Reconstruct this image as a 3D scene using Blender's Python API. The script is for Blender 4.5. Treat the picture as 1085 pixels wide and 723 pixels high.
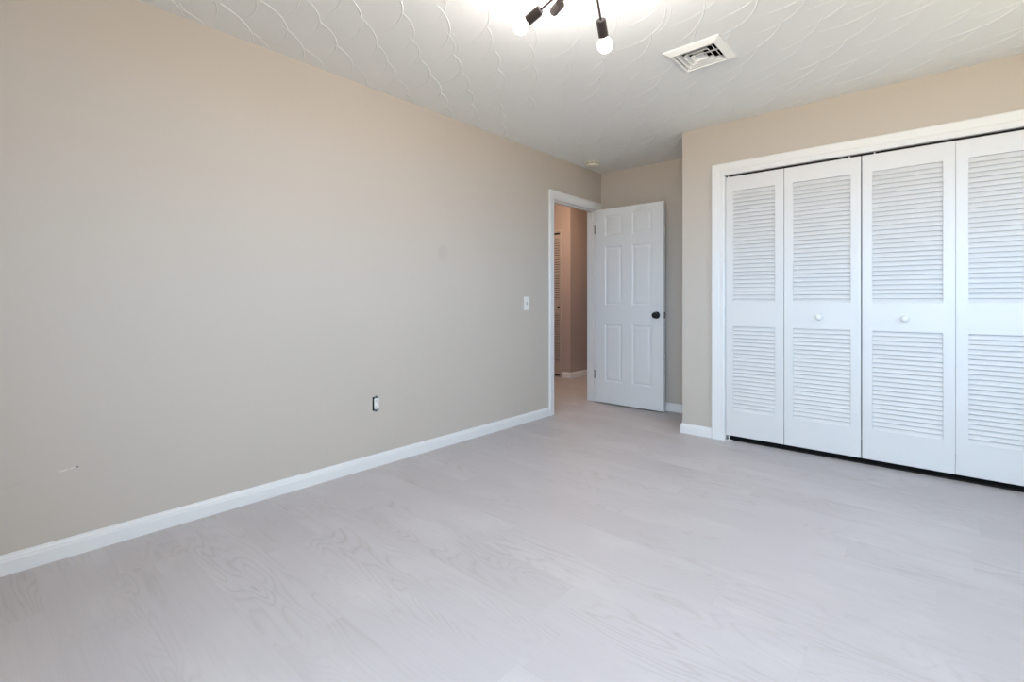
import bpy, bmesh, math, random
from mathutils import Vector, Matrix
random.seed(7)
PI = math.pi
for o in list(bpy.data.objects):
    bpy.data.objects.remove(o)
scene = bpy.context.scene
C = scene.collection

# ------------------------------------------------------------------ camera, world, lights, exposure
YAW = math.radians(41.31)
EYE = 1.0677
cam = bpy.data.cameras.new('camera')
cam.sensor_width = 36.0
cam.lens = 36.0 * 516.0 / 1085.0
cam.shift_y = -42.0 / 1085.0
cam.clip_start = 0.02
cam_o = bpy.data.objects.new('camera', cam)
cam_o.location = (0, 0, EYE)
cam_o.rotation_euler = (PI / 2, 0, YAW)
C.objects.link(cam_o)
scene.camera = cam_o

scene.view_settings.view_transform = 'Standard'
scene.view_settings.look = 'None'
scene.view_settings.gamma = 1.0
scene.view_settings.use_curve_mapping = False
scene.view_settings.exposure = 0.07

SKY, GROUND, SKY_K = (0.53, 0.745, 0.98), (0.485, 0.420, 0.295), 23.6
world = bpy.data.worlds.new('sky')
scene.world = world
world.use_nodes = True
wnt = world.node_tree
wb = wnt.nodes['Background']
wtc = wnt.nodes.new('ShaderNodeTexCoord')
wsep = wnt.nodes.new('ShaderNodeSeparateXYZ')
wramp = wnt.nodes.new('ShaderNodeValToRGB')
wramp.color_ramp.elements[0].position = 0.46
wramp.color_ramp.elements[0].color = (*GROUND, 1)
wramp.color_ramp.elements[1].position = 0.495
wramp.color_ramp.elements[1].color = (*SKY, 1)
wmap = wnt.nodes.new('ShaderNodeMapRange')
wmap.inputs['From Min'].default_value = -1.0
wnt.links.new(wtc.outputs['Generated'], wsep.inputs[0])
wnt.links.new(wsep.outputs[2], wmap.inputs[0])
wnt.links.new(wmap.outputs[0], wramp.inputs[0])
wnt.links.new(wramp.outputs[0], wb.inputs['Color'])
wb.inputs['Strength'].default_value = SKY_K

def portal(name, loc, rot, sx, sy):
    """marks a window opening so that the sky is sampled through it"""
    l = bpy.data.lights.new(name, 'AREA')
    l.shape = 'RECTANGLE'
    l.size, l.size_y = sx, sy
    l.cycles.is_portal = True
    o = bpy.data.objects.new(name, l)
    o.location, o.rotation_euler = loc, rot
    C.objects.link(o)

HALL_W, BULB_S = 26.0, 126.0
BULB_C = (1.0, 0.925, 0.885)
portal('fill_portal_side', (1.245, 2.76, 1.62), (0, PI / 2, 0), 1.04, 0.52)  # sky sampled through the added side opening
portal('window_portal_back', (0.20, -0.80, 1.51), (PI / 2, 0, 0), 1.60, 1.26)
hl = bpy.data.lights.new('hall_lamp_light', 'POINT')
hl.energy, hl.color, hl.shadow_soft_size = HALL_W, (1.0, 0.72, 0.525), 0.12
hlo = bpy.data.objects.new('hall_lamp_light', hl)
hlo.location = (-3.50, 4.75, 2.2)
C.objects.link(hlo)

# ------------------------------------------------------------------ dimensions (metres)
H = 2.44
XL = -2.745          # room face of the left wall
XLH = -2.860         # hall face of the left wall
YC = 3.892           # room face of the closet wall
YF = 4.578           # far wall behind the open door
XA = -1.574          # corner of the closet bump-out
XR = 1.15
YB = -0.70

# ------------------------------------------------------------------ materials
def mat(name, color, rough=0.5, bump=0.0, bscale=200.0, var=0.0, vscale=3.0, metal=0.0, spec=0.5, emit=None):
    m = bpy.data.materials.new(name)
    m.use_nodes = True
    nt = m.node_tree
    b = nt.nodes['Principled BSDF']
    b.inputs['Base Color'].default_value = (*color, 1)
    b.inputs['Roughness'].default_value = rough
    b.inputs['Metallic'].default_value = metal
    b.inputs['Specular IOR Level'].default_value = spec
    tc = nt.nodes.new('ShaderNodeTexCoord')
    if var:
        n = nt.nodes.new('ShaderNodeTexNoise')
        n.inputs['Scale'].default_value = vscale
        n.inputs['Detail'].default_value = 3
        nt.links.new(tc.outputs['Object'], n.inputs['Vector'])
        mx = nt.nodes.new('ShaderNodeMix')
        mx.data_type = 'RGBA'
        mx.inputs[6].default_value = (*[c * (1 - var) for c in color], 1)
        mx.inputs[7].default_value = (*[min(1, c * (1 + var)) for c in color], 1)
        nt.links.new(n.outputs['Fac'], mx.inputs[0])
        nt.links.new(mx.outputs[2], b.inputs['Base Color'])
    if bump:
        n = nt.nodes.new('ShaderNodeTexNoise')
        n.inputs['Scale'].default_value = bscale
        n.inputs['Detail'].default_value = 2
        nt.links.new(tc.outputs['Object'], n.inputs['Vector'])
        bp = nt.nodes.new('ShaderNodeBump')
        bp.inputs['Strength'].default_value = bump
        bp.inputs['Distance'].default_value = 0.002
        nt.links.new(n.outputs['Fac'], bp.inputs['Height'])
        nt.links.new(bp.outputs['Normal'], b.inputs['Normal'])
    if emit:
        b.inputs['Emission Color'].default_value = (*emit[0], 1)
        b.inputs['Emission Strength'].default_value = emit[1]
    return m

WALL = (0.545, 0.491, 0.436)
M_wall = mat('greige_paint', WALL, 0.62, 0.10, 260, 0.015, 1.5, spec=0.35)
M_wallmark = mat('greige_paint_marked', WALL, 0.62, 0.10, 260, 0.015, 1.5, spec=0.35)
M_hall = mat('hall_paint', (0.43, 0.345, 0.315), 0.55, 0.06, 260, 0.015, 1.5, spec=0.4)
M_ceil = mat('ceiling_plaster', (0.81, 0.81, 0.785), 0.75, 0.12, 130, 0.01, 6.0, spec=0.3)
M_trim = mat('white_trim_paint', (0.775, 0.77, 0.765), 0.35, 0.03, 120, 0.01, 4.0)
M_door = mat('white_door_paint', (0.77, 0.78, 0.79), 0.38, 0.05, 90, 0.01, 4.0)
M_louver = mat('white_louver_paint', (0.715, 0.705, 0.70), 0.42, 0.03, 120, 0.01, 4.0)
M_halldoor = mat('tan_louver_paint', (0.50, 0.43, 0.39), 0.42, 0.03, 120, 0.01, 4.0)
M_closet_shade = mat('closet_shade_black', (0.018, 0.014, 0.012), 0.95, 0.6, 400, 0.2, 90)  # near-black colour stands in for the shade inside the closet
M_black = mat('black_metal', (0.008, 0.008, 0.009), 0.32, 0.0, var=0.05, metal=0.4)
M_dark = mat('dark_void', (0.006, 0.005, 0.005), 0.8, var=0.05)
M_lamp = mat('bronze_black_metal', (0.030, 0.022, 0.020), 0.35, metal=0.3, var=0.05)
M_steel = mat('brushed_steel', (0.33, 0.33, 0.34), 0.35, metal=0.9, var=0.06, vscale=40)
M_plastic = mat('white_plastic', (0.80, 0.79, 0.76), 0.35, var=0.01)
M_cream = mat('aged_cream_plastic', (0.70, 0.67, 0.57), 0.4, var=0.02)
M_vent = mat('white_enamel', (0.82, 0.82, 0.81), 0.35, var=0.01)
M_blue = mat('dark_blue_box', (0.018, 0.018, 0.022), 0.6, var=0.05)
M_bulb = mat('lit_bulb_glass', (1, 1, 1), 0.2, var=0.0, emit=(BULB_C, BULB_S))
M_rod = mat('warm_rod_metal', (0.05, 0.032, 0.026), 0.4, metal=0.5, var=0.05)

def node(nt, kind, **kw):
    n = nt.nodes.new(kind)
    for k, v in kw.items():
        setattr(n, k, v)
    return n

def math_node(nt, op, a, b=None, clamp=False):
    n = nt.nodes.new('ShaderNodeMath')
    n.operation, n.use_clamp = op, clamp
    for i, v in enumerate((a, b)):
        if v is None:
            continue
        if isinstance(v, (int, float)):
            n.inputs[i].default_value = v
        else:
            nt.links.new(v, n.inputs[i])
    return n.outputs[0]

def mix_color(nt, fac, a, b):
    n = nt.nodes.new('ShaderNodeMix')
    n.data_type = 'RGBA'
    for s, v in ((0, fac), (6, a), (7, b)):
        if isinstance(v, (int, float)):
            n.inputs[s].default_value = v
        elif isinstance(v, tuple):
            n.inputs[s].default_value = (*v, 1)
        else:
            nt.links.new(v, n.inputs[s])
    return n.outputs[2]

# marks on the left wall: a scuff that has lifted the paint, a round dull patch, a filled dent
nt = M_wallmark.node_tree
b = nt.nodes['Principled BSDF']
geo = nt.nodes.new('ShaderNodeNewGeometry')
sep = nt.nodes.new('ShaderNodeSeparateXYZ')
nt.links.new(geo.outputs['Position'], sep.inputs[0])
ns = nt.nodes.new('ShaderNodeTexNoise')
ns.inputs['Scale'].default_value = 55
nt.links.new(geo.outputs['Position'], ns.inputs['Vector'])
def ellipse(cy, cz, ry, rz, slope=0.0, soft=0.25, wob=0.5):
    dy = math_node(nt, 'SUBTRACT', sep.outputs[1], cy)
    dz = math_node(nt, 'SUBTRACT', math_node(nt, 'SUBTRACT', sep.outputs[2], cz), math_node(nt, 'MULTIPLY', dy, slope))
    a2 = math_node(nt, 'POWER', math_node(nt, 'ABSOLUTE', math_node(nt, 'DIVIDE', dy, ry)), 2.0)
    b2 = math_node(nt, 'POWER', math_node(nt, 'ABSOLUTE', math_node(nt, 'DIVIDE', dz, rz)), 2.0)
    d = math_node(nt, 'ADD', math_node(nt, 'ADD', a2, b2), math_node(nt, 'MULTIPLY', math_node(nt, 'SUBTRACT', ns.outputs['Fac'], 0.5), wob))
    return math_node(nt, 'DIVIDE', math_node(nt, 'SUBTRACT', 1.0, d), soft, True)
col = b.inputs['Base Color'].links[0].from_socket
for args, c, amt in [((2.353, 1.425, 0.055, 0.075, 0, 0.7, 0.3), tuple(x * 0.93 for x in WALL), 0.8),
                     ((0.292, 0.3615, 0.016, 0.0035, 0.1), (0.68, 0.64, 0.59), 0.9),
                     ((0.318, 0.366, 0.010, 0.0030, 0.2), (0.70, 0.65, 0.57), 0.9),
                     ((0.333, 0.3668, 0.006, 0.0028, 0.0), (0.12, 0.11, 0.10), 1.0),
                     ((0.16, 0.345, 0.05, 0.0025, 0.2), tuple(x * 0.93 for x in WALL), 0.6)]:
    col = mix_color(nt, math_node(nt, 'MULTIPLY', ellipse(*args), amt), col, c)
nt.links.new(col, b.inputs['Base Color'])

# floor: pale limed-oak planks, grain from contour lines of stretched noise, one tone per plank
M_floor = bpy.data.materials.new('pale_oak_planks')
M_floor.use_nodes = True
nt = M_floor.node_tree
b = nt.nodes['Principled BSDF']
att = node(nt, 'ShaderNodeAttribute', attribute_name='plank')
geo = nt.nodes.new('ShaderNodeNewGeometry')
off = nt.nodes.new('ShaderNodeSeparateColor')
nt.links.new(att.outputs['Color'], off.inputs[0])
def grain_vec(sx, sy, k):
    sc = node(nt, 'ShaderNodeVectorMath', operation='MULTIPLY')
    nt.links.new(geo.outputs['Position'], sc.inputs[0])
    sc.inputs[1].default_value = (sx, sy, 0)
    o2 = node(nt, 'ShaderNodeVectorMath', operation='SCALE')
    nt.links.new(att.outputs['Color'], o2.inputs[0])
    o2.inputs['Scale'].default_value = k
    ad = node(nt, 'ShaderNodeVectorMath', operation='ADD')
    nt.links.new(sc.outputs[0], ad.inputs[0])
    nt.links.new(o2.outputs[0], ad.inputs[1])
    return ad.outputs[0]
def noise(vec, scale, detail=2.0, rough=0.5, dist=0.0):
    n = nt.nodes.new('ShaderNodeTexNoise')
    n.inputs['Scale'].default_value = scale
    n.inputs['Detail'].default_value = detail
    n.inputs['Roughness'].default_value = rough
    n.inputs['Distortion'].default_value = dist
    nt.links.new(vec, n.inputs['Vector'])
    return n.outputs['Fac']
field = noise(grain_vec(0.90, 5.4, 37.0), 1.25, 1.6, 0.45, 0.25)
fine = noise(grain_vec(9.0, 60.0, 11.0), 1.3, 3.0, 0.6)
rings = math_node(nt, 'PINGPONG', math_node(nt, 'ADD', math_node(nt, 'MULTIPLY', field, 46.0), math_node(nt, 'MULTIPLY', fine, 0.4)), 1.0)
line = math_node(nt, 'POWER', rings, 3.5)
patchy = noise(grain_vec(0.9, 3.0, 19.0), 1.4, 2.0)
patch = math_node(nt, 'MULTIPLY', math_node(nt, 'SUBTRACT', patchy, 0.40), 4.0, True)
line = math_node(nt, 'MULTIPLY', line, patch)
streak = noise(grain_vec(2.2, 150.0, 5.0), 1.0, 2.0, 0.6)
blot = noise(grain_vec(1.6, 4.0, 3.0), 1.2, 2.0)
FA, FB = (0.545, 0.508, 0.518), (0.517, 0.479, 0.487)
c0 = mix_color(nt, off.outputs[0], FA, FB)
c1 = mix_color(nt, math_node(nt, 'MULTIPLY', line, 0.58), c0, (0.40, 0.36, 0.335))
c2 = mix_color(nt, math_node(nt, 'MULTIPLY', math_node(nt, 'SUBTRACT', streak, 0.45), 0.55, True), c1, (0.42, 0.39, 0.37))
c3 = mix_color(nt, math_node(nt, 'MULTIPLY', math_node(nt, 'SUBTRACT', blot, 0.5), 0.9, True), c2, (0.73, 0.70, 0.68))
# hairline joint between planks, from the plank's own UV (metres from its edges)
uv = node(nt, 'ShaderNodeUVMap', uv_map='edge')
su = nt.nodes.new('ShaderNodeSeparateXYZ')
nt.links.new(uv.outputs[0], su.inputs[0])
edge = math_node(nt, 'MINIMUM', su.outputs[0], su.outputs[1])
seam = math_node(nt, 'SUBTRACT', 1.0, math_node(nt, 'DIVIDE', edge, 0.0018, True), True)
c4 = mix_color(nt, math_node(nt, 'MULTIPLY', seam, 0.10), c3, (0.33, 0.30, 0.28))
nt.links.new(c4, b.inputs['Base Color'])
nt.links.new(math_node(nt, 'ADD', 0.40, math_node(nt, 'MULTIPLY', streak, 0.16)), b.inputs['Roughness'])
b.inputs['Specular IOR Level'].default_value = 0.42
bp = nt.nodes.new('ShaderNodeBump')
bp.inputs['Strength'].default_value = 0.12
bp.inputs['Distance'].default_value = 0.001
nt.links.new(streak, bp.inputs['Height'])
nt.links.new(bp.outputs['Normal'], b.inputs['Normal'])

# ------------------------------------------------------------------ mesh helpers
class MB:
    """Collects shapes in world coordinates; build() links them as one mesh object."""
    def __init__(self):
        self.bm = bmesh.new()
    def quad(self, *p):
        return self.bm.faces.new([self.bm.verts.new(q) for q in p])
    def box(self, x0, x1, y0, y1, z0, z1, bev=0.0, seg=2):
        v = [self.bm.verts.new((x, y, z)) for x in (x0, x1) for y in (y0, y1) for z in (z0, z1)]
        fs = [self.bm.faces.new([v[i] for i in q]) for q in ((0, 1, 3, 2), (4, 6, 7, 5), (0, 4, 5, 1), (2, 3, 7, 6), (0, 2, 6, 4), (1, 5, 7, 3))]
        if bev:
            es = list({e for f in fs for e in f.edges})
            bmesh.ops.bevel(self.bm, geom=es, offset=bev, segments=seg, profile=0.6, affect='EDGES')
        return self
    def holes(self, mapf, u0, u1, v0, v1, rects, t):
        """A slab of thickness t over u0..u1 x v0..v1 with rectangular openings; mapf(u, v, d) -> point."""
        us = sorted({u0, u1, *[r[0] for r in rects], *[r[1] for r in rects]})
        vs = sorted({v0, v1, *[r[2] for r in rects], *[r[3] for r in rects]})
        us = [u for u in us if u0 <= u <= u1]
        vs = [v for v in vs if v0 <= v <= v1]
        inside = lambda u, v: any(r[0] < u < r[1] and r[2] < v < r[3] for r in rects)
        solid = {}
        for i in range(len(us) - 1):
            for j in range(len(vs) - 1):
                solid[i, j] = not inside((us[i] + us[i + 1]) / 2, (vs[j] + vs[j + 1]) / 2)
        cache = {}
        def V(i, j, d):
            if (i, j, d) not in cache:
                cache[i, j, d] = self.bm.verts.new(mapf(us[i], vs[j], d))
            return cache[i, j, d]
        for (i, j), s in solid.items():
            if not s:
                continue
            self.bm.faces.new([V(i, j, 0), V(i + 1, j, 0), V(i + 1, j + 1, 0), V(i, j + 1, 0)])
            self.bm.faces.new([V(i, j + 1, t), V(i + 1, j + 1, t), V(i + 1, j, t), V(i, j, t)])
            for (di, dj, a, c) in ((-1, 0, (i, j), (i, j + 1)), (1, 0, (i + 1, j), (i + 1, j + 1)), (0, -1, (i, j), (i + 1, j)), (0, 1, (i, j + 1), (i + 1, j + 1))):
                if not solid.get((i + di, j + dj), False):
                    self.bm.faces.new([V(*a, 0), V(*c, 0), V(*c, t), V(*a, t)])
        return self
    def casing(self, mapf, a, b_, top, prof):
        """Mitred casing on three sides of an opening a..b_ up to top; prof = [(offset outward, height off wall)]."""
        ring = []
        for (u, t) in prof:
            ring.append([self.bm.verts.new(mapf(*p, t)) for p in ((a - u, 0.0), (a - u, top + u), (b_ + u, top + u), (b_ + u, 0.0))])
        for k in range(len(ring) - 1):
            for s in range(3):
                self.bm.faces.new([ring[k][s], ring[k][s + 1], ring[k + 1][s + 1], ring[k + 1][s]])
        return self
    def extrude_profile(self, prof, mapf, s0, s1, m0=0.0, m1=0.0):
        """prof = [(out, up)], swept from s0 to s1 by mapf(s, out, up); m0/m1 shift the ends by out*m (mitre)."""
        A = [self.bm.verts.new(mapf(s0 + m0 * o, o, u)) for o, u in prof]
        B = [self.bm.verts.new(mapf(s1 + m1 * o, o, u)) for o, u in prof]
        n = len(prof)
        for k in range(n):
            self.bm.faces.new([A[k], A[(k + 1) % n], B[(k + 1) % n], B[k]])
        self.bm.faces.new(A[::-1]); self.bm.faces.new(B)
        return self
    def lathe(self, prof, origin, axis, seg=32, smooth=True):
        """prof = [(radius, height along axis)]"""
        ax = Vector(axis).normalized()
        q = Vector((0, 0, 1)).rotation_difference(ax)
        rings = []
        for r, h in prof:
            if r < 1e-6:
                rings.append([self.bm.verts.new(Vector(origin) + q @ Vector((0, 0, h)))])
            else:
                rings.append([self.bm.verts.new(Vector(origin) + q @ Vector((r * math.cos(2 * PI * k / seg), r * math.sin(2 * PI * k / seg), h))) for k in range(seg)])
        for A, B in zip(rings, rings[1:]):
            for k in range(seg):
                k2 = (k + 1) % seg
                if len(A) == 1 and len(B) == 1: continue
                if len(A) == 1: f = self.bm.faces.new([A[0], B[k2], B[k]])
                elif len(B) == 1: f = self.bm.faces.new([A[k], A[k2], B[0]])
                else: f = self.bm.faces.new([A[k], A[k2], B[k2], B[k]])
                f.smooth = smooth
        for R, rev in ((rings[0], True), (rings[-1], False)):
            if len(R) > 1:
                self.bm.faces.new(R[::-1] if rev else R)
        return self
    def build(self, name, material, parent=None, auto=35, recalc=True):
        if recalc:
            bmesh.ops.recalc_face_normals(self.bm, faces=self.bm.faces)
        me = bpy.data.meshes.new(name)
        if parent is None:
            vs = [v.co for v in self.bm.verts]
            org = Vector(((min(v.x for v in vs) + max(v.x for v in vs)) / 2, (min(v.y for v in vs) + max(v.y for v in vs)) / 2, min(v.z for v in vs)))
        else:
            org = world_loc(parent)
        bmesh.ops.translate(self.bm, verts=self.bm.verts, vec=-org)
        self.bm.to_mesh(me)
        self.bm.free()
        me.materials.append(material)
        o = bpy.data.objects.new(name, me)
        C.objects.link(o)
        if parent is None:
            o.location = org
        else:
            o.parent = parent
        return o

def world_loc(o):
    v = Vector(o.location)
    while o.parent is not None:
        o = o.parent
        v += Vector(o.location)
    return v

def tag(o, label, cat=None, group=None, kind=None):
    o['label'] = label
    if cat: o['category'] = cat
    if group: o['group'] = group
    if kind: o['kind'] = kind
    return o

def empty(name, loc, label, cat, group=None, kind=None):
    o = bpy.data.objects.new(name, None)
    o.empty_display_size = 0.1
    o.location = loc
    C.objects.link(o)
    return tag(o, label, cat, group, kind)

def struct(o, label, cat):
    return tag(o, label, cat, None, 'structure')

onX = lambda X, s: (lambda u, v, d: (X + s * d, u, v))      # wall in a plane of constant X, u = Y
onY = lambda Y, s: (lambda u, v, d: (u, Y + s * d, v))      # wall in a plane of constant Y, u = X

# ------------------------------------------------------------------ the room
DY0, DY1, DTOP = 3.722, 4.492, 2.036      # clear doorway in the left wall
CX0, CX1, CTOP = -1.240, 0.520, 2.036     # clear closet opening
OUT_Y, OUT_Z = 1.787, 0.405               # uncovered outlet
VX0, VX1, VY0, VY1 = -1.152, -0.852, 2.572, 2.872   # ceiling vent flange

# floor: one mesh, one quad per plank, rows running along X
PW = 0.2222
row0 = 0.4200
joint = {0: -2.410, 1: -1.520, -1: -2.09, 3: -0.914, 5: -1.512, 6: -0.605, 7: -0.920, 8: -0.008, 9: -0.303, 12: 0.140}
bm = bmesh.new()
uvl = bm.loops.layers.uv.new('edge')
cl = bm.loops.layers.float_color.new('plank')
X0, X1 = -6.2, XR + 0.05
for k in range(int((YB - row0) / PW) - 1, int((7.6 - row0) / PW) + 1):
    y0, y1 = row0 + k * PW, row0 + (k + 1) * PW
    L = 1.2065
    j0 = joint.get(k, random.uniform(0, L))
    n0 = math.floor((X0 - j0) / L)
    xs = [j0 + (n0 + i) * L for i in range(int((X1 - X0) / L) + 3)]
    for xa, xb in zip(xs, xs[1:]):
        a, c = max(xa, X0), min(xb, X1)
        if c - a < 0.01: continue
        rnd = (random.random(), random.random(), random.random(), 1)
        xm, ym = (xa + xb) / 2, (y0 + y1) / 2
        # split in four so the distance to the nearest edge is linear in each quarter
        for (p, q, r, s) in ((a, max(a, min(xm, c)), y0, ym), (max(a, min(xm, c)), c, y0, ym), (a, max(a, min(xm, c)), ym, y1), (max(a, min(xm, c)), c, ym, y1)):
            if q - p < 1e-4: continue
            f = bm.faces.new([bm.verts.new((x, y, 0)) for x, y in ((p, r), (q, r), (q, s), (p, s))])
            for lp in f.loops:
                x, y, _ = lp.vert.co
                lp[uvl].uv = (min(x - xa, xb - x), min(y - y0, y1 - y))
                lp[cl] = rnd
bmesh.ops.remove_doubles(bm, verts=bm.verts, dist=1e-5)
me = bpy.data.meshes.new('floor')
bm.to_mesh(me); bm.free()
me.materials.append(M_floor)
floor = bpy.data.objects.new('floor', me)
C.objects.link(floor)
struct(floor, 'pale limed oak plank floor running from the room into the hall', 'floor')

# ceiling: slab with an opening for the duct and hand-trowelled scallop ridges
mb = MB()
mb.holes(lambda u, v, d: (u, v, H + d), X0, X1, YB - 0.1, 7.6, [(VX0 + 0.05, VX1 - 0.05, VY0 + 0.05, VY1 - 0.05)], 0.08)
A = Vector((-0.1375, 0.170)); B_ = Vector((0.179, 0.105)); O_ = Vector((-2.3045, 1.0355))
U = (A - B_) / 2; Vv = (A + B_) / 2
def ok(p):
    x, y = p
    if VX0 - 0.01 < x < VX1 + 0.01 and VY0 - 0.01 < y < VY1 + 0.01: return False
    if not (XL + 0.01 < x < XR - 0.01 and YB + 0.01 < y): return False
    return y < YC - 0.012 or (x < XA - 0.01 and y < YF - 0.012)
def ridge(p, heading, L1, tail, turn, hmax, lead):
    """A trowel ridge: an arc leaving node p, reaching the next node after L1, then fading along a tail."""
    step = 0.012
    k = turn / L1                                  # curvature
    total = lead + L1 + tail
    n = int(total / step)
    ang = heading - k * lead
    q = p - Vector((math.cos(heading), math.sin(heading))) * lead
    prev = None
    for i in range(n + 1):
        d = i * step
        h = hmax * min(1.0, d / (lead + 0.015))
        if d > lead + L1 * 0.9:
            h *= max(0.0, 1 - (d - lead - L1 * 0.9) / (tail + L1 * 0.1)) ** 0.7
        h *= 0.85 + 0.15 * math.sin(d * 41 + heading * 7)
        nrm = Vector((math.sin(ang), -math.cos(ang)))        # outward, convex side
        if ok(q):
            w = 0.45 + 0.55 * min(1, h / 0.0022)
            sec = [mb.bm.verts.new((q.x + nrm.x * dd * w, q.y + nrm.y * dd * w, H - h * z + (0.0 if z else 0.0004)))
                   for (dd, z) in ((0.0032, 0.0), (0.0014, 0.8), (0.0, 1.0), (-0.0018, 0.75), (-0.0050, 0.2), (-0.0085, 0.0))]
            if prev:
                for c in range(len(sec) - 1):
                    f = mb.bm.faces.new([prev[c], prev[c + 1], sec[c + 1], sec[c]])
                    f.smooth = True
            prev = sec
        else:
            prev = None
        q = q + Vector((math.cos(ang), math.sin(ang))) * step
        ang += k * step
N0 = Vector((-2.283, 1.173))
for m in range(-22, 30):
    for n in range(-22, 30):
        c = N0 + A * m + B_ * n
        if not (-3.0 < c.x < 1.6 and -1.2 < c.y < 4.8): continue
        c = c + Vector((random.gauss(0, 0.011), random.gauss(0, 0.011)))
        turn = math.radians(random.uniform(32, 50))
        head = math.atan2(A.y, A.x) - turn / 2 + random.gauss(0, 0.04)
        L1 = A.length * random.uniform(0.96, 1.08)
        ridge(c, head, L1, random.uniform(0.15, 0.27), turn, random.uniform(0.0024, 0.0040), random.uniform(0.005, 0.04))
        if random.random() < 0.13:
            ridge(c + Vector((0.022, 0.012)), head, L1, 0.05, turn, 0.0014, 0.01)
ceiling = mb.build('ceiling', M_ceil, recalc=False)
struct(ceiling, 'white plaster ceiling with trowelled overlapping scallop ridges', 'ceiling')

mb = MB().holes(onX(XL, -1), YB - 0.1, 7.6, 0, H, [(DY0 - 0.02, DY1 + 0.02, 0, DTOP + 0.02), (OUT_Y - 0.025, OUT_Y + 0.0215, OUT_Z - 0.045, OUT_Z + 0.045)], XL - XLH)
struct(mb.build('wall_left', M_wallmark), 'long greige wall with the doorway, switch and uncovered outlet', 'wall')
mb = MB().holes(onY(YC, 1), XA, XR, 0, H, [(CX0 - 0.02, CX1 + 0.02, 0, CTOP + 0.02)], 0.115)
mb.box(XA, XA + 0.115, YC + 0.115, YF, 0, H)
struct(mb.build('wall_closet', M_wall), 'greige wall around the louvered closet doors', 'wall')
mb = MB().box(XL, XR, YF, YF + 0.11, 0, H)
struct(mb.build('wall_far', M_wall), 'greige wall at the end of the alcove behind the open door', 'wall')
W1 = (2.50, 3.02, 1.10, 2.14)  # unseen opening added so more daylight reaches the far walls
mb = MB().holes(onX(XR, 1), YB - 0.1, YF + 0.11, 0, H, [W1], 0.12)
struct(mb.build('wall_right', M_wall), 'greige wall on the right of the room, with an added light opening', 'wall')
W2 = (-0.60, 1.00, 0.88, 2.14)
mb = MB().holes(onY(YB, -1), XLH, XR, 0, H, [W2], 0.12)
struct(mb.build('wall_back', M_wall), 'greige window wall at the back of the room', 'wall')

def window(name, mapf, r, label):
    root = empty(name, mapf(r[0], r[2], 0.03), label, 'window', None, 'structure')
    u0, u1, v0, v1 = r
    mb = MB()
    e = 0.0015
    mb.holes(lambda u, v, d: mapf(u, v, 0.03 + d), u0 + e, u1 - e, v0 + e, v1 - e, [(u0 + 0.05, (u0 + u1) / 2 - 0.02, v0 + 0.05, v1 - 0.05), ((u0 + u1) / 2 + 0.02, u1 - 0.05, v0 + 0.05, v1 - 0.05)], 0.05)
    mb.build('window_frame', M_trim, root)
    mb = MB().casing(lambda u, v, t: mapf(u, v + v0 - 0.0, -t), u0, u1, v1 - v0, [(0, 0.001), (0.0, 0.010), (0.06, 0.018), (0.075, 0.012), (0.075, 0.001)])
    mb.build('window_casing', M_trim, root)
    P = [mapf(u, v, d) for u in (u0 - 0.09, u1 + 0.09) for v in (v0 - 0.03, v0 - 0.001) for d in (-0.05, -0.001)]
    mb = MB().box(min(p[0] for p in P), max(p[0] for p in P), min(p[1] for p in P), max(p[1] for p in P), min(p[2] for p in P), max(p[2] for p in P), 0.004)
    mb.build('window_sill', M_trim, root)
window('fill_window_1', onX(XR, 1), W1, 'small unseen window added in the right wall as fill light')
window('window_2', onY(YB, -1), W2, 'white double window in the back wall')

# hall beyond the doorway
HX, HY = -3.855, 5.615
HDX0, HDX1, HDT = -4.95, -4.030, 2.040
mb = MB().holes(onY(HY, 1), X0, HX, 0, H, [(HDX0 - 0.02, HDX1 + 0.02, 0, HDT + 0.02)], 0.11)
mb.box(HX - 0.11, HX, HY + 0.11, 7.6, 0, H)
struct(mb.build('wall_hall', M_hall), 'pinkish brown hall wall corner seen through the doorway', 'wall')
mb = MB().box(X0, XLH, 7.5, 7.6, 0, H)
mb.box(X0 - 0.1, X0, 2.4, 7.6, 0, H)
mb.box(X0, XLH, 2.3, 2.4, 0, H)
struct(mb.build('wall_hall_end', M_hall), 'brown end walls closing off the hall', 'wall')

# ------------------------------------------------------------------ trim
CASE75 = [(0, 0.0), (0, 0.009), (0.006, 0.012), (0.030, 0.0125), (0.036, 0.015), (0.052, 0.018), (0.068, 0.0185), (0.075, 0.014), (0.075, 0.0)]
CASE95 = [(0, 0.0), (0, 0.010), (0.006, 0.013), (0.034, 0.013), (0.040, 0.0165), (0.062, 0.0185), (0.086, 0.020), (0.093, 0.016), (0.093, 0.0)]
def offmap(mapf, eps):
    return lambda u, v, t: mapf(u, v, t + eps)
E_ = 0.0004
# doorway
t1 = empty('trim_1', (XL, (DY0 + DY1) / 2, 0), 'white door casing and jamb around the doorway in the left wall', 'door frame', None, 'structure')
MB().casing(offmap(onX(XL, 1), E_), DY0 - 0.005, DY1 + 0.005, DTOP + 0.005, CASE75).build('casing', M_trim, t1)
MB().casing(offmap(onX(XLH, -1), E_), DY0 - 0.005, DY1 + 0.005, DTOP + 0.005, CASE75).build('hall_casing', M_trim, t1)
mb = MB()
mb.box(XLH, XL, DY0 - 0.019, DY0, 0, DTOP + 0.019)
mb.box(XLH, XL, DY1, DY1 + 0.019, 0, DTOP + 0.019)
mb.box(XLH, XL, DY0, DY1, DTOP, DTOP + 0.019)
mb.build('jamb', M_trim, t1)
mb = MB()
sx0, sx1 = XL - 0.075, XL - 0.040
mb.box(sx0, sx1, DY0, DY0 + 0.011, 0, DTOP, 0.002)
mb.box(sx0, sx1, DY1 - 0.011, DY1, 0, DTOP, 0.002)
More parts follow.
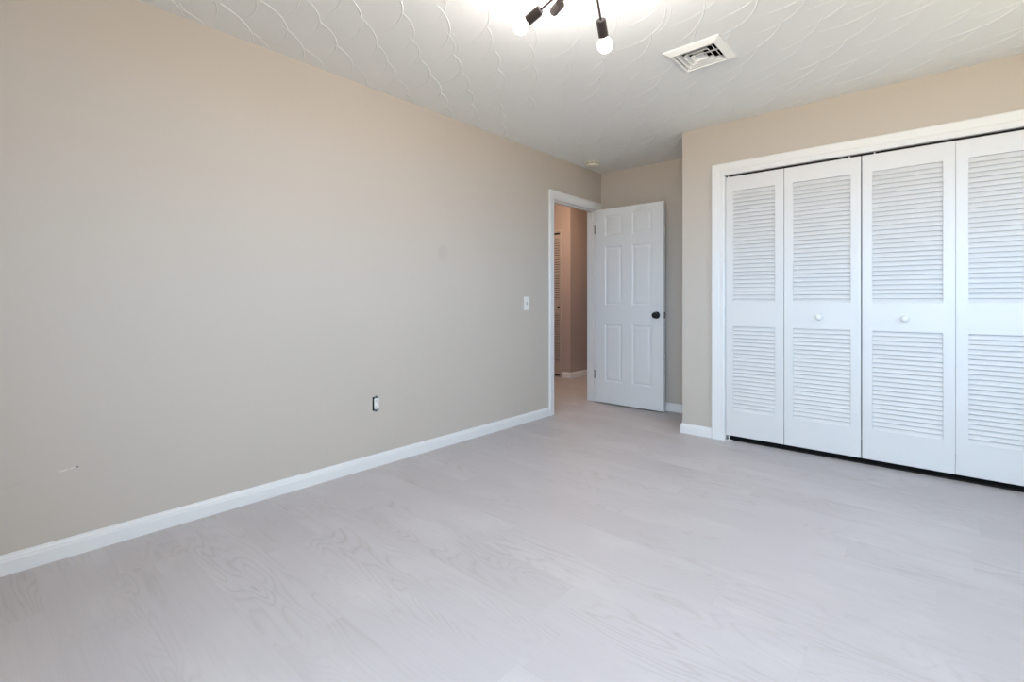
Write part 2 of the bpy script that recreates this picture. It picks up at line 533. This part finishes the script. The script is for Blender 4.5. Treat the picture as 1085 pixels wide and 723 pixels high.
mb.box(sx0, sx1, DY0 + 0.011, DY1 - 0.011, DTOP - 0.011, DTOP, 0.002)
mb.build('door_stop', M_trim, t1)
# closet
t2 = empty('trim_2', ((CX0 + CX1) / 2, YC, 0), 'wide white casing around the louvered closet opening', 'door frame', None, 'structure')
MB().casing(offmap(onY(YC, -1), E_), CX0 - 0.004, CX1 + 0.004, CTOP - 0.002, CASE95).build('casing', M_trim, t2)
mb = MB()
mb.box(CX0 - 0.019, CX0, YC, YC + 0.115, 0, CTOP + 0.019)
mb.box(CX1, CX1 + 0.019, YC, YC + 0.115, 0, CTOP + 0.019)
mb.box(CX0, CX1, YC, YC + 0.115, CTOP, CTOP + 0.019)
mb.build('jamb', M_trim, t2)
MB().box(CX0 + 0.001, CX1 - 0.001, YC + 0.026, YC + 0.052, CTOP - 0.014, CTOP - 0.0005).build('track', M_dark, t2)
# hall closet
t3 = empty('trim_3', ((HDX0 + HDX1) / 2, HY, 0), 'casing around the louvered hall closet door', 'door frame', None, 'structure')
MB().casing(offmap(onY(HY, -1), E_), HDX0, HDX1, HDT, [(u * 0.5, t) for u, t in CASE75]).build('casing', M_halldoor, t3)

BASE = [(0.0005, 0.0), (0.014, 0.0), (0.014, 0.052), (0.0115, 0.060), (0.0115, 0.064), (0.006, 0.072), (0.004, 0.079), (0.0005, 0.079)]
def base(name, label, segs, m=M_trim):
    mb = MB()
    for mapf, s0, s1, m0, m1 in segs:
        mb.extrude_profile(BASE, mapf, s0, s1, m0, m1)
    return struct(mb.build(name, m), label, 'baseboard')
bx = lambda X, s: (lambda q, o, u: (X + s * o, q, u))
by = lambda Y, s: (lambda q, o, u: (q, Y + s * o, u))
base('baseboard_left', 'white baseboard along the long greige wall', [(bx(XL, 1), YB, DY0 - 0.0805, 0, 0)])
base('baseboard_closet', 'short white baseboard wrapping the closet wall corner', [(by(YC, -1), XA, CX0 - 0.0975, -1, 0), (bx(XA, -1), YC, YF - 0.001, -1, 0)])
base('baseboard_far', 'white baseboard at the alcove wall behind the open door', [(by(YF, -1), XL + 0.02, XA - 0.0145, 0, 0)])
base('baseboard_right', 'white baseboard along the right wall', [(bx(XR, -1), YB + 0.02, YC - 0.02, 0, 0), (by(YC, -1), CX1 + 0.0975, XR - 0.016, 0, 0)])
base('baseboard_back', 'white baseboard under the back wall window', [(by(YB, 1), XL + 0.016, XR - 0.016, 0, 0)])
base('baseboard_hall', 'white baseboard turning the hall wall corner', [(by(HY, -1), HDX1 + 0.038, HX, 0, 1), (bx(HX, 1), HY, 7.5, -1, 0)])

# ------------------------------------------------------------------ six-panel door, open at right angles
PX = [(-2.622, -2.423), (-2.314, -2.104)]
PZ = [(0.233, 0.832), (1.030, 1.638), (1.745, 1.957)]
LX0, LX1, LY0, LY1, LZ0, LZ1 = -2.735, -1.981, 4.4485, 4.4835, 0.012, 2.028
d1 = empty('door_1', (LX0, 4.4835, 0), 'open white six-panel door with a black knob', 'door', None, 'structure')
mb = MB()
rects = [(a, b2, c, d) for a, b2 in PX for c, d in PZ]
for Yf, s in ((LY0, 1), (LY1, -1)):
    us = sorted({LX0, LX1, *[q for p in PX for q in p]}); vs = sorted({LZ0, LZ1, *[q for p in PZ for q in p]})
    for i in range(len(us) - 1):
        for j in range(len(vs) - 1):
            if any(r[0] <= us[i] < r[1] and r[2] <= vs[j] < r[3] for r in rects): continue
            mb.quad((us[i], Yf, vs[j]), (us[i + 1], Yf, vs[j]), (us[i + 1], Yf, vs[j + 1]), (us[i], Yf, vs[j + 1]))
    for (a, b2, c, d) in rects:
        loops = []
        for ins, dep in ((0, 0), (0.004, 0.0025), (0.012, 0.0062), (0.017, 0.0062), (0.036, 0.0016), (0.040, 0.0012)):
            loops.append([(a + ins, Yf + s * dep, c + ins), (b2 - ins, Yf + s * dep, c + ins), (b2 - ins, Yf + s * dep, d - ins), (a + ins, Yf + s * dep, d - ins)])
        for p, q in zip(loops, loops[1:]):
            for k in range(4):
                mb.quad(p[k], p[(k + 1) % 4], q[(k + 1) % 4], q[k])
        mb.quad(*loops[-1])
for (xa, za, xb, zb) in ((LX0, LZ0, LX1, LZ0), (LX1, LZ0, LX1, LZ1), (LX1, LZ1, LX0, LZ1), (LX0, LZ1, LX0, LZ0)):
    mb.quad((xa, LY0, za), (xb, LY0, zb), (xb, LY1, zb), (xa, LY1, za))
bmesh.ops.remove_doubles(mb.bm, verts=mb.bm.verts, dist=1e-5)
mb.build('door_panel', M_door, d1)
KX, KZ = -2.052, 0.935
for s, Y in ((-1, LY0), (1, LY1)):
    ks = MB().lathe([(0.0, -0.0015), (0.034, -0.0015), (0.0345, 0.003), (0.030, 0.008), (0.016, 0.010)], (KX, Y, KZ), (0, s, 0)).build('rosette', M_black, d1)
    kn = MB().lathe([(0.0, 0.0095), (0.013, 0.0095), (0.012, 0.026), (0.020, 0.032), (0.0285, 0.042), (0.029, 0.050), (0.025, 0.058), (0.014, 0.062), (0.0, 0.063)], (KX, Y, KZ), (0, s, 0))
    tag(kn.build('knob', M_black, d1), 'round black knob')
lp = MB().box(LX1 - 0.0005, LX1 + 0.0012, LY0 + 0.005, LY1 - 0.005, KZ - 0.030, KZ + 0.030).build('latch_plate', M_black, d1)
MB().box(LX1 + 0.001, LX1 + 0.012, (LY0 + LY1) / 2 - 0.006, (LY0 + LY1) / 2 + 0.006, KZ - 0.009, KZ + 0.009, 0.003).build('latch_bolt', M_steel, lp)
for z in (1.832, 0.293):
    hg = MB()
    hg.lathe([(0.0, -0.046), (0.0055, -0.046), (0.0055, 0.046), (0.0, 0.046)], (-2.7385, 4.4885, z), (0, 0, 1), 12, False)
    hg.box(-2.778, -2.742, DY1 - 0.0022, DY1 - 0.0002, z - 0.045, z + 0.045)
    hg.box(LX0 - 0.0024, LX0 - 0.0004, LY0 + 0.002, LY1, z - 0.045, z + 0.045)
    tag(hg.build('hinge', M_steel, d1), 'grey steel butt hinge')

# ------------------------------------------------------------------ louvered bifold closet doors
FY = YC + 0.010          # front face of the leaves
TH = 0.028
def louver_leaf(root, x0, x1, z0, z1, panels, sl, sr, fy, knob=None, matr=M_louver, name='door_leaf', pitch=0.0290, tilt=26, cover=1.13):
    mb = MB()
    mb.holes(lambda u, v, d: (u, fy + d, v), x0, x1, z0, z1, [(x0 + sl, x1 - sr, a, b2) for a, b2 in panels], TH)
    bmesh.ops.recalc_face_normals(mb.bm, faces=mb.bm.faces)
    es = [e for e in mb.bm.edges if len(e.link_faces) == 2 and e.calc_face_angle() > 1.0]
    bmesh.ops.bevel(mb.bm, geom=es, offset=0.0012, segments=2, affect='EDGES')
    leaf = mb.build(name, matr, root)
    for a, b2 in panels:
        mb = MB()
        n = round((b2 - a) / pitch)
        p = (b2 - a) / n
        for k in range(n):
            zc = a + (k + 0.5) * p
            th = math.radians(tilt)
            L, T = pitch * cover / math.cos(th), 0.0060
            dirv = Vector((0, math.sin(th), math.cos(th)))         # lower edge out, upper edge in
            nv = Vector((0, -math.cos(th), math.sin(th)))
            cpt = Vector((0, fy + 0.0025 + 0.5 * L * math.sin(th) + 0.5 * T, zc))
            sec = []
            for (s, t) in ((-0.5, -0.30), (-0.5, 0.30), (-0.47, 0.5), (0.47, 0.5), (0.5, 0.30), (0.5, -0.30), (0.47, -0.5), (-0.47, -0.5)):
                q = cpt + dirv * (s * L) + nv * (t * T)
                sec.append((q.y, min(max(q.z, a + 0.0002), b2 - 0.0002)))
            xa, xb = x0 + sl + 0.0003, x1 - sr - 0.0003
            A1 = [mb.bm.verts.new((xa, y, z)) for y, z in sec]
            B1 = [mb.bm.verts.new((xb, y, z)) for y, z in sec]
            m = len(sec)
            for q in range(m):
                mb.bm.faces.new([A1[q], A1[(q + 1) % m], B1[(q + 1) % m], B1[q]])
            mb.bm.faces.new(A1[::-1]); mb.bm.faces.new(B1)
        mb.build('louver_panel', matr, leaf)
    if knob:
        kb = MB().lathe([(0.0, -0.001), (0.011, -0.001), (0.010, 0.008), (0.012, 0.011), (0.0195, 0.017), (0.0215, 0.023), (0.0195, 0.029), (0.012, 0.033), (0.0, 0.034)], (knob[0], fy, knob[1]), (0, -1, 0), 24)
        tag(kb.build('knob', M_plastic, leaf), 'small round white knob')
    return leaf
ZP = [(0.236, 0.876), (1.058, 1.909)]
LZ = (0.042, 2.020)
da = empty('door_2', (-0.81, FY + 0.014, 0), 'left pair of white louvered bifold closet doors, beside the casing', 'door', None, 'structure')
louver_leaf(da, -1.2375, -0.8405, *LZ, ZP, 0.0515, 0.057, FY)
louver_leaf(da, -0.8375, -0.3885, *LZ, ZP, 0.0555, 0.0565, FY, (-0.622, 0.960))
db = empty('door_3', (0.07, FY + 0.014, 0), 'right pair of white louvered bifold closet doors, cut by the right edge', 'door', None, 'structure')
louver_leaf(db, -0.3825, 0.0684, *LZ, ZP, 0.0535, 0.0545, FY, (-0.163, 0.959))
louver_leaf(db, 0.0697, 0.5185, *LZ, ZP, 0.0555, 0.0555, FY)
def pin(root, x, z0, z1):
    MB().lathe([(0.0, z0), (0.004, z0), (0.004, z1), (0.0, z1)], (x, FY + 0.009, 0), (0, 0, 1), 10, False).build('pivot_pin', M_plastic, root)
pin(da, -1.222, 2.019, 2.0345); pin(da, -0.452, 2.019, 2.0345); pin(db, -0.318, 2.019, 2.0345)
mb = MB().box(-1.2395, -1.190, FY - 0.004, FY + 0.022, 0.0, 0.004).lathe([(0.0, 0.003), (0.0045, 0.003), (0.0045, 0.0425), (0.0, 0.0425)], (-1.216, FY + 0.006, 0), (0, 0, 1), 10, False)
mb.build('pivot_bracket', M_plastic, da)

struct(MB().box(XA + 0.116, XR - 0.001, YC + 0.034, YF - 0.001, 0.0005, 0.007).build('floor_closet_shade', M_closet_shade), 'dark sheet painting the closet shade behind the louvered doors', 'floor')  # sheet added over the planks to blacken the gap under the doors

# hall closet louvered door
dc = empty('door_4', (-4.5, HY + 0.02, 0), 'louvered closet door in the hall, seen through the doorway', 'door', None, 'structure')
HP = [(0.20, 0.90), (1.09, 1.96)]
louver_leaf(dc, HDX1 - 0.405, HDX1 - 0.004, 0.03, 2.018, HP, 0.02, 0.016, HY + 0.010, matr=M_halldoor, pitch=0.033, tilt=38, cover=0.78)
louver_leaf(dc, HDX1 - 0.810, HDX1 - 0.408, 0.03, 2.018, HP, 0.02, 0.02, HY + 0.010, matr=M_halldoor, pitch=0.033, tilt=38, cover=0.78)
tag(MB().lathe([(0.0, -0.001), (0.008, -0.001), (0.008, 0.010), (0.017, 0.018), (0.015, 0.028), (0.0, 0.031)], (-4.052, HY + 0.010, 0.985), (0, -1, 0), 20).build('knob', M_black, dc), 'small dark knob')
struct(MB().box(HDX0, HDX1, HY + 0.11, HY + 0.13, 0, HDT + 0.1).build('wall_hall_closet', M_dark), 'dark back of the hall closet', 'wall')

# ------------------------------------------------------------------ ceiling vent
vt = empty('ceiling_vent', ((VX0 + VX1) / 2, (VY0 + VY1) / 2, H), 'square white four-way air vent on the ceiling', 'vent')
cx, cy = (VX0 + VX1) / 2, (VY0 + VY1) / 2
def ring(mb, pts):
    """square frustum rings: pts = [(half size, z)]"""
    loops = [[mb.bm.verts.new((cx + sx * h, cy + sy * h, z)) for sx, sy in ((-1, -1), (1, -1), (1, 1), (-1, 1))] for h, z in pts]
    for p, q in zip(loops, loops[1:]):
        for k in range(4):
            mb.bm.faces.new([p[k], p[(k + 1) % 4], q[(k + 1) % 4], q[k]])
mb = MB()
ring(mb, [(0.150, H - 0.0003), (0.150, H - 0.004), (0.146, H - 0.007), (0.117, H - 0.022), (0.113, H - 0.022), (0.111, H - 0.017), (0.108, H + 0.006), (0.0995, H + 0.012)])
tag(mb.build('frame', M_vent, vt), 'wide sloping white flange')
for h in (0.095, 0.067, 0.039):
    mb = MB()
    ring(mb, [(h - 0.013, H + 0.003), (h - 0.002, H - 0.0145), (h + 0.002, H - 0.0165), (h + 0.0015, H - 0.0178), (h - 0.003, H - 0.0160), (h - 0.0145, H + 0.002), (h - 0.013, H + 0.003)])
    mb.build('deflector', M_vent, vt)
mb = MB()
mb.bm.faces.new([mb.bm.verts.new((cx + sx * 0.021, cy + sy * 0.021, H - 0.004)) for sx, sy in ((-1, -1), (1, -1), (1, 1), (-1, 1))])
mb.box(cx - 0.099, cx + 0.099, cy - 0.002, cy + 0.002, H - 0.004, H + 0.004)
mb.box(cx - 0.002, cx + 0.002, cy - 0.099, cy + 0.099, H - 0.006, H + 0.004)
mb.build('cross_bar', M_vent, vt)
mb = MB()
for (sx, sy) in ((1, 0), (-1, 0), (0, 1), (0, -1)):
    px, py = -sy, sx
    h = 0.0985
    mb.quad(*[(cx + sx * h + px * t * h, cy + sy * h + py * t * h, z) for t, z in ((-1, H + 0.008), (1, H + 0.008), (1, H + 0.14), (-1, H + 0.14))])
mb.quad(*[(cx + a * 0.0985, cy + b2 * 0.0985, H + 0.14) for a, b2 in ((-1, -1), (1, -1), (1, 1), (-1, 1))])
mb.build('duct_boot', M_dark, vt)

# ------------------------------------------------------------------ smoke detector
sd = empty('smoke_detector', (-2.585, 4.150, H), 'round cream smoke detector on the ceiling above the doorway', 'smoke detector')
c_ = (-2.585, 4.150, H)
MB().lathe([(0.0, 0.0003), (0.078, 0.0003), (0.078, 0.006), (0.066, 0.009), (0.0, 0.009)], c_, (0, 0, -1)).build('mounting_plate', M_cream, sd)
MB().lathe([(0.0, 0.009), (0.055, 0.009), (0.055, 0.017), (0.0, 0.017)], c_, (0, 0, -1)).build('sensor_slot', M_dark, sd)
mb = MB().lathe([(0.0, 0.0165), (0.066, 0.0165), (0.068, 0.021), (0.065, 0.030), (0.054, 0.037), (0.030, 0.040), (0.0, 0.041)], c_, (0, 0, -1))
for k in range(8):
    a = 2 * PI * k / 8
    mb.box(c_[0] + 0.058 * math.cos(a) - 0.006, c_[0] + 0.058 * math.cos(a) + 0.006, c_[1] + 0.058 * math.sin(a) - 0.006, c_[1] + 0.058 * math.sin(a) + 0.006, H - 0.017, H - 0.0085)
mb.build('cover', M_cream, sd)

# ------------------------------------------------------------------ light switch and uncovered outlet
sw = empty('light_switch', (XL, 3.316, 1.05), 'white toggle light switch on the wall beside the doorway', 'light switch')
MB().box(XL + 0.0003, XL + 0.0058, 3.316 - 0.037, 3.316 + 0.037, 1.05 - 0.060, 1.05 + 0.060, 0.0022).build('switch_plate', M_plastic, sw)
tag(MB().box(XL + 0.0050, XL + 0.0062, 3.316 - 0.0062, 3.316 + 0.0062, 1.05 - 0.0135, 1.05 + 0.0135).build('slot', M_steel, sw), 'dull grey slot')
mb = MB()
mb.extrude_profile([(0.006, -0.006), (0.019, 0.003), (0.019, 0.0085), (0.006, 0.007)], lambda q, o, u: (XL + o, q, 1.05 + u), 3.316 - 0.0042, 3.316 + 0.0042)
mb.build('toggle', M_plastic, sw)
for z in (1.05 - 0.030, 1.05 + 0.030):
    MB().lathe([(0.0, 0.005), (0.0032, 0.005), (0.003, 0.0068), (0.0, 0.0072)], (XL, 3.316, z), (1, 0, 0), 12).build('screw', M_plastic, sw)

ot = empty('wall_outlet', (XL, OUT_Y, OUT_Z), 'white electrical outlet low on the wall with no cover plate', 'outlet')
mb = MB().holes(lambda u, v, d: (XL - 0.006 - d, u, v), OUT_Y - 0.0245, OUT_Y + 0.021, OUT_Z - 0.0445, OUT_Z + 0.0445, [(OUT_Y - 0.0225, OUT_Y + 0.019, OUT_Z - 0.042, OUT_Z + 0.042)], 0.045)
mb.quad(*[(XL - 0.05, OUT_Y - 0.0017 + a * 0.0225, OUT_Z + c * 0.044) for a, c in ((-1, -1), (1, -1), (1, 1), (-1, 1))])
tag(mb.build('wall_box', M_blue, ot), 'dark open box in the wall')
mb = MB()
mb.box(XL - 0.0012, XL + 0.0012, OUT_Y - 0.009, OUT_Y + 0.009, OUT_Z - 0.053, OUT_Z + 0.053)
mb.build('yoke', M_steel, ot)
yc = OUT_Y + 0.003
mb = MB().box(XL - 0.003, XL + 0.006, yc - 0.0165, yc + 0.0165, OUT_Z - 0.034, OUT_Z + 0.034, 0.004)
body = mb.build('body', M_plastic, ot)
for zz in (-0.0195, 0.0195):
    fc = MB()
    prof = []
    for k in range(24):
        a = 2 * PI * k / 24
        prof.append((max(-0.0135, min(0.0135, 0.0172 * math.cos(a))), 0.0150 * math.sin(a)))
    for s, (p, q) in enumerate(zip(prof, prof[1:] + prof[:1])):
        fc.quad((XL + 0.005, yc + p[0], OUT_Z + zz + p[1]), (XL + 0.005, yc + q[0], OUT_Z + zz + q[1]), (XL + 0.010, yc + q[0], OUT_Z + zz + q[1]), (XL + 0.010, yc + p[0], OUT_Z + zz + p[1]))
    fc.bm.faces.new([fc.bm.verts.new((XL + 0.010, yc + p[0], OUT_Z + zz + p[1])) for p in prof])
    bmesh.ops.remove_doubles(fc.bm, verts=fc.bm.verts, dist=1e-6)
    f_ = fc.build('socket', M_plastic, ot)
    sl = MB()
    for yy, hh in ((-0.0063, 0.0042), (0.0063, 0.0035)):
        sl.box(XL + 0.0096, XL + 0.0103, yc + yy - 0.0011, yc + yy + 0.0011, OUT_Z + zz + 0.002 - hh, OUT_Z + zz + 0.002 + hh)
    sl.lathe([(0.0, 0.0096), (0.0024, 0.0096), (0.0024, 0.0103), (0.0, 0.0103)], (XL, yc, OUT_Z + zz - 0.0085), (1, 0, 0), 10, False)
    sl.build('slots', M_dark, f_)
for z in (-0.047, 0.047):
    MB().lathe([(0.0, 0.0008), (0.004, 0.0008), (0.0035, 0.003), (0.0, 0.0034)], (XL, OUT_Y, OUT_Z + z), (1, 0, 0), 12).build('screw', M_dark, ot)
mb = MB()
for z in (-0.014, 0.012):
    mb.box(XL - 0.012, XL + 0.002, yc + 0.0160, yc + 0.0195, OUT_Z + z - 0.0035, OUT_Z + z + 0.0035)
mb.build('terminal_screw', M_steel, ot)

# ------------------------------------------------------------------ ceiling light with bare bulbs on radiating rods
hub = Vector((-0.9615, 1.538, 2.301))
cl_ = empty('ceiling_light', (hub.x, hub.y, H), 'black ceiling light with bare glowing bulbs on radiating rods', 'ceiling light')
MB().lathe([(0.0, 0.0003), (0.062, 0.0003), (0.062, 0.014), (0.052, 0.022), (0.012, 0.024)], (hub.x, hub.y, H), (0, 0, -1)).build('canopy', M_lamp, cl_)
MB().lathe([(0.0, 0.02), (0.0065, 0.02), (0.0065, H - hub.z), (0.0, H - hub.z)], (hub.x, hub.y, H), (0, 0, -1), 16).build('stem', M_lamp, cl_)
MB().lathe([(0.03 * math.sin(PI * k / 14) , -0.03 * math.cos(PI * k / 14)) for k in range(15)], hub, (0, 0, 1), 24).build('hub', M_lamp, cl_)
tips = [Vector((-1.281, 1.513, 2.187)), Vector((-1.035, 1.757, 2.122)), Vector((-1.268, 1.687, 2.297)),
        Vector((-0.66, 1.38, 2.33)), Vector((-0.76, 1.80, 2.34)), Vector((-0.93, 1.27, 2.33))]
for tip in tips:
    d = tip - hub
    L = d.length
    d.normalize()
    rb, sl_ = 0.030, 0.068           # bulb radius, socket length
    s1 = L - 0.034                   # bulb base end of the socket
    s0 = s1 - sl_
    MB().lathe([(0.0, 0.022), (0.0042, 0.022), (0.0042, s0 + 0.004), (0.0, s0 + 0.004)], hub, d, 14).build('rod', M_rod, cl_)
    MB().lathe([(0.0, s0), (0.0165, s0), (0.0195, s0 + 0.003), (0.0195, s1 - 0.001), (0.0185, s1), (0.0, s1)], hub, d, 28, False).build('socket', M_lamp, cl_)
    prof = [(0.0, s1 - 0.004), (0.0135, s1 - 0.004), (0.0135, s1 + 0.003)]
    for k in range(4, 17):
        a = PI * k / 16
        prof.append((rb * math.sin(a) if k < 16 else 0.0, L - rb * math.cos(a)))
    tag(MB().lathe(prof, hub, d, 28).build('bulb', M_bulb, cl_), 'glowing round bulb')
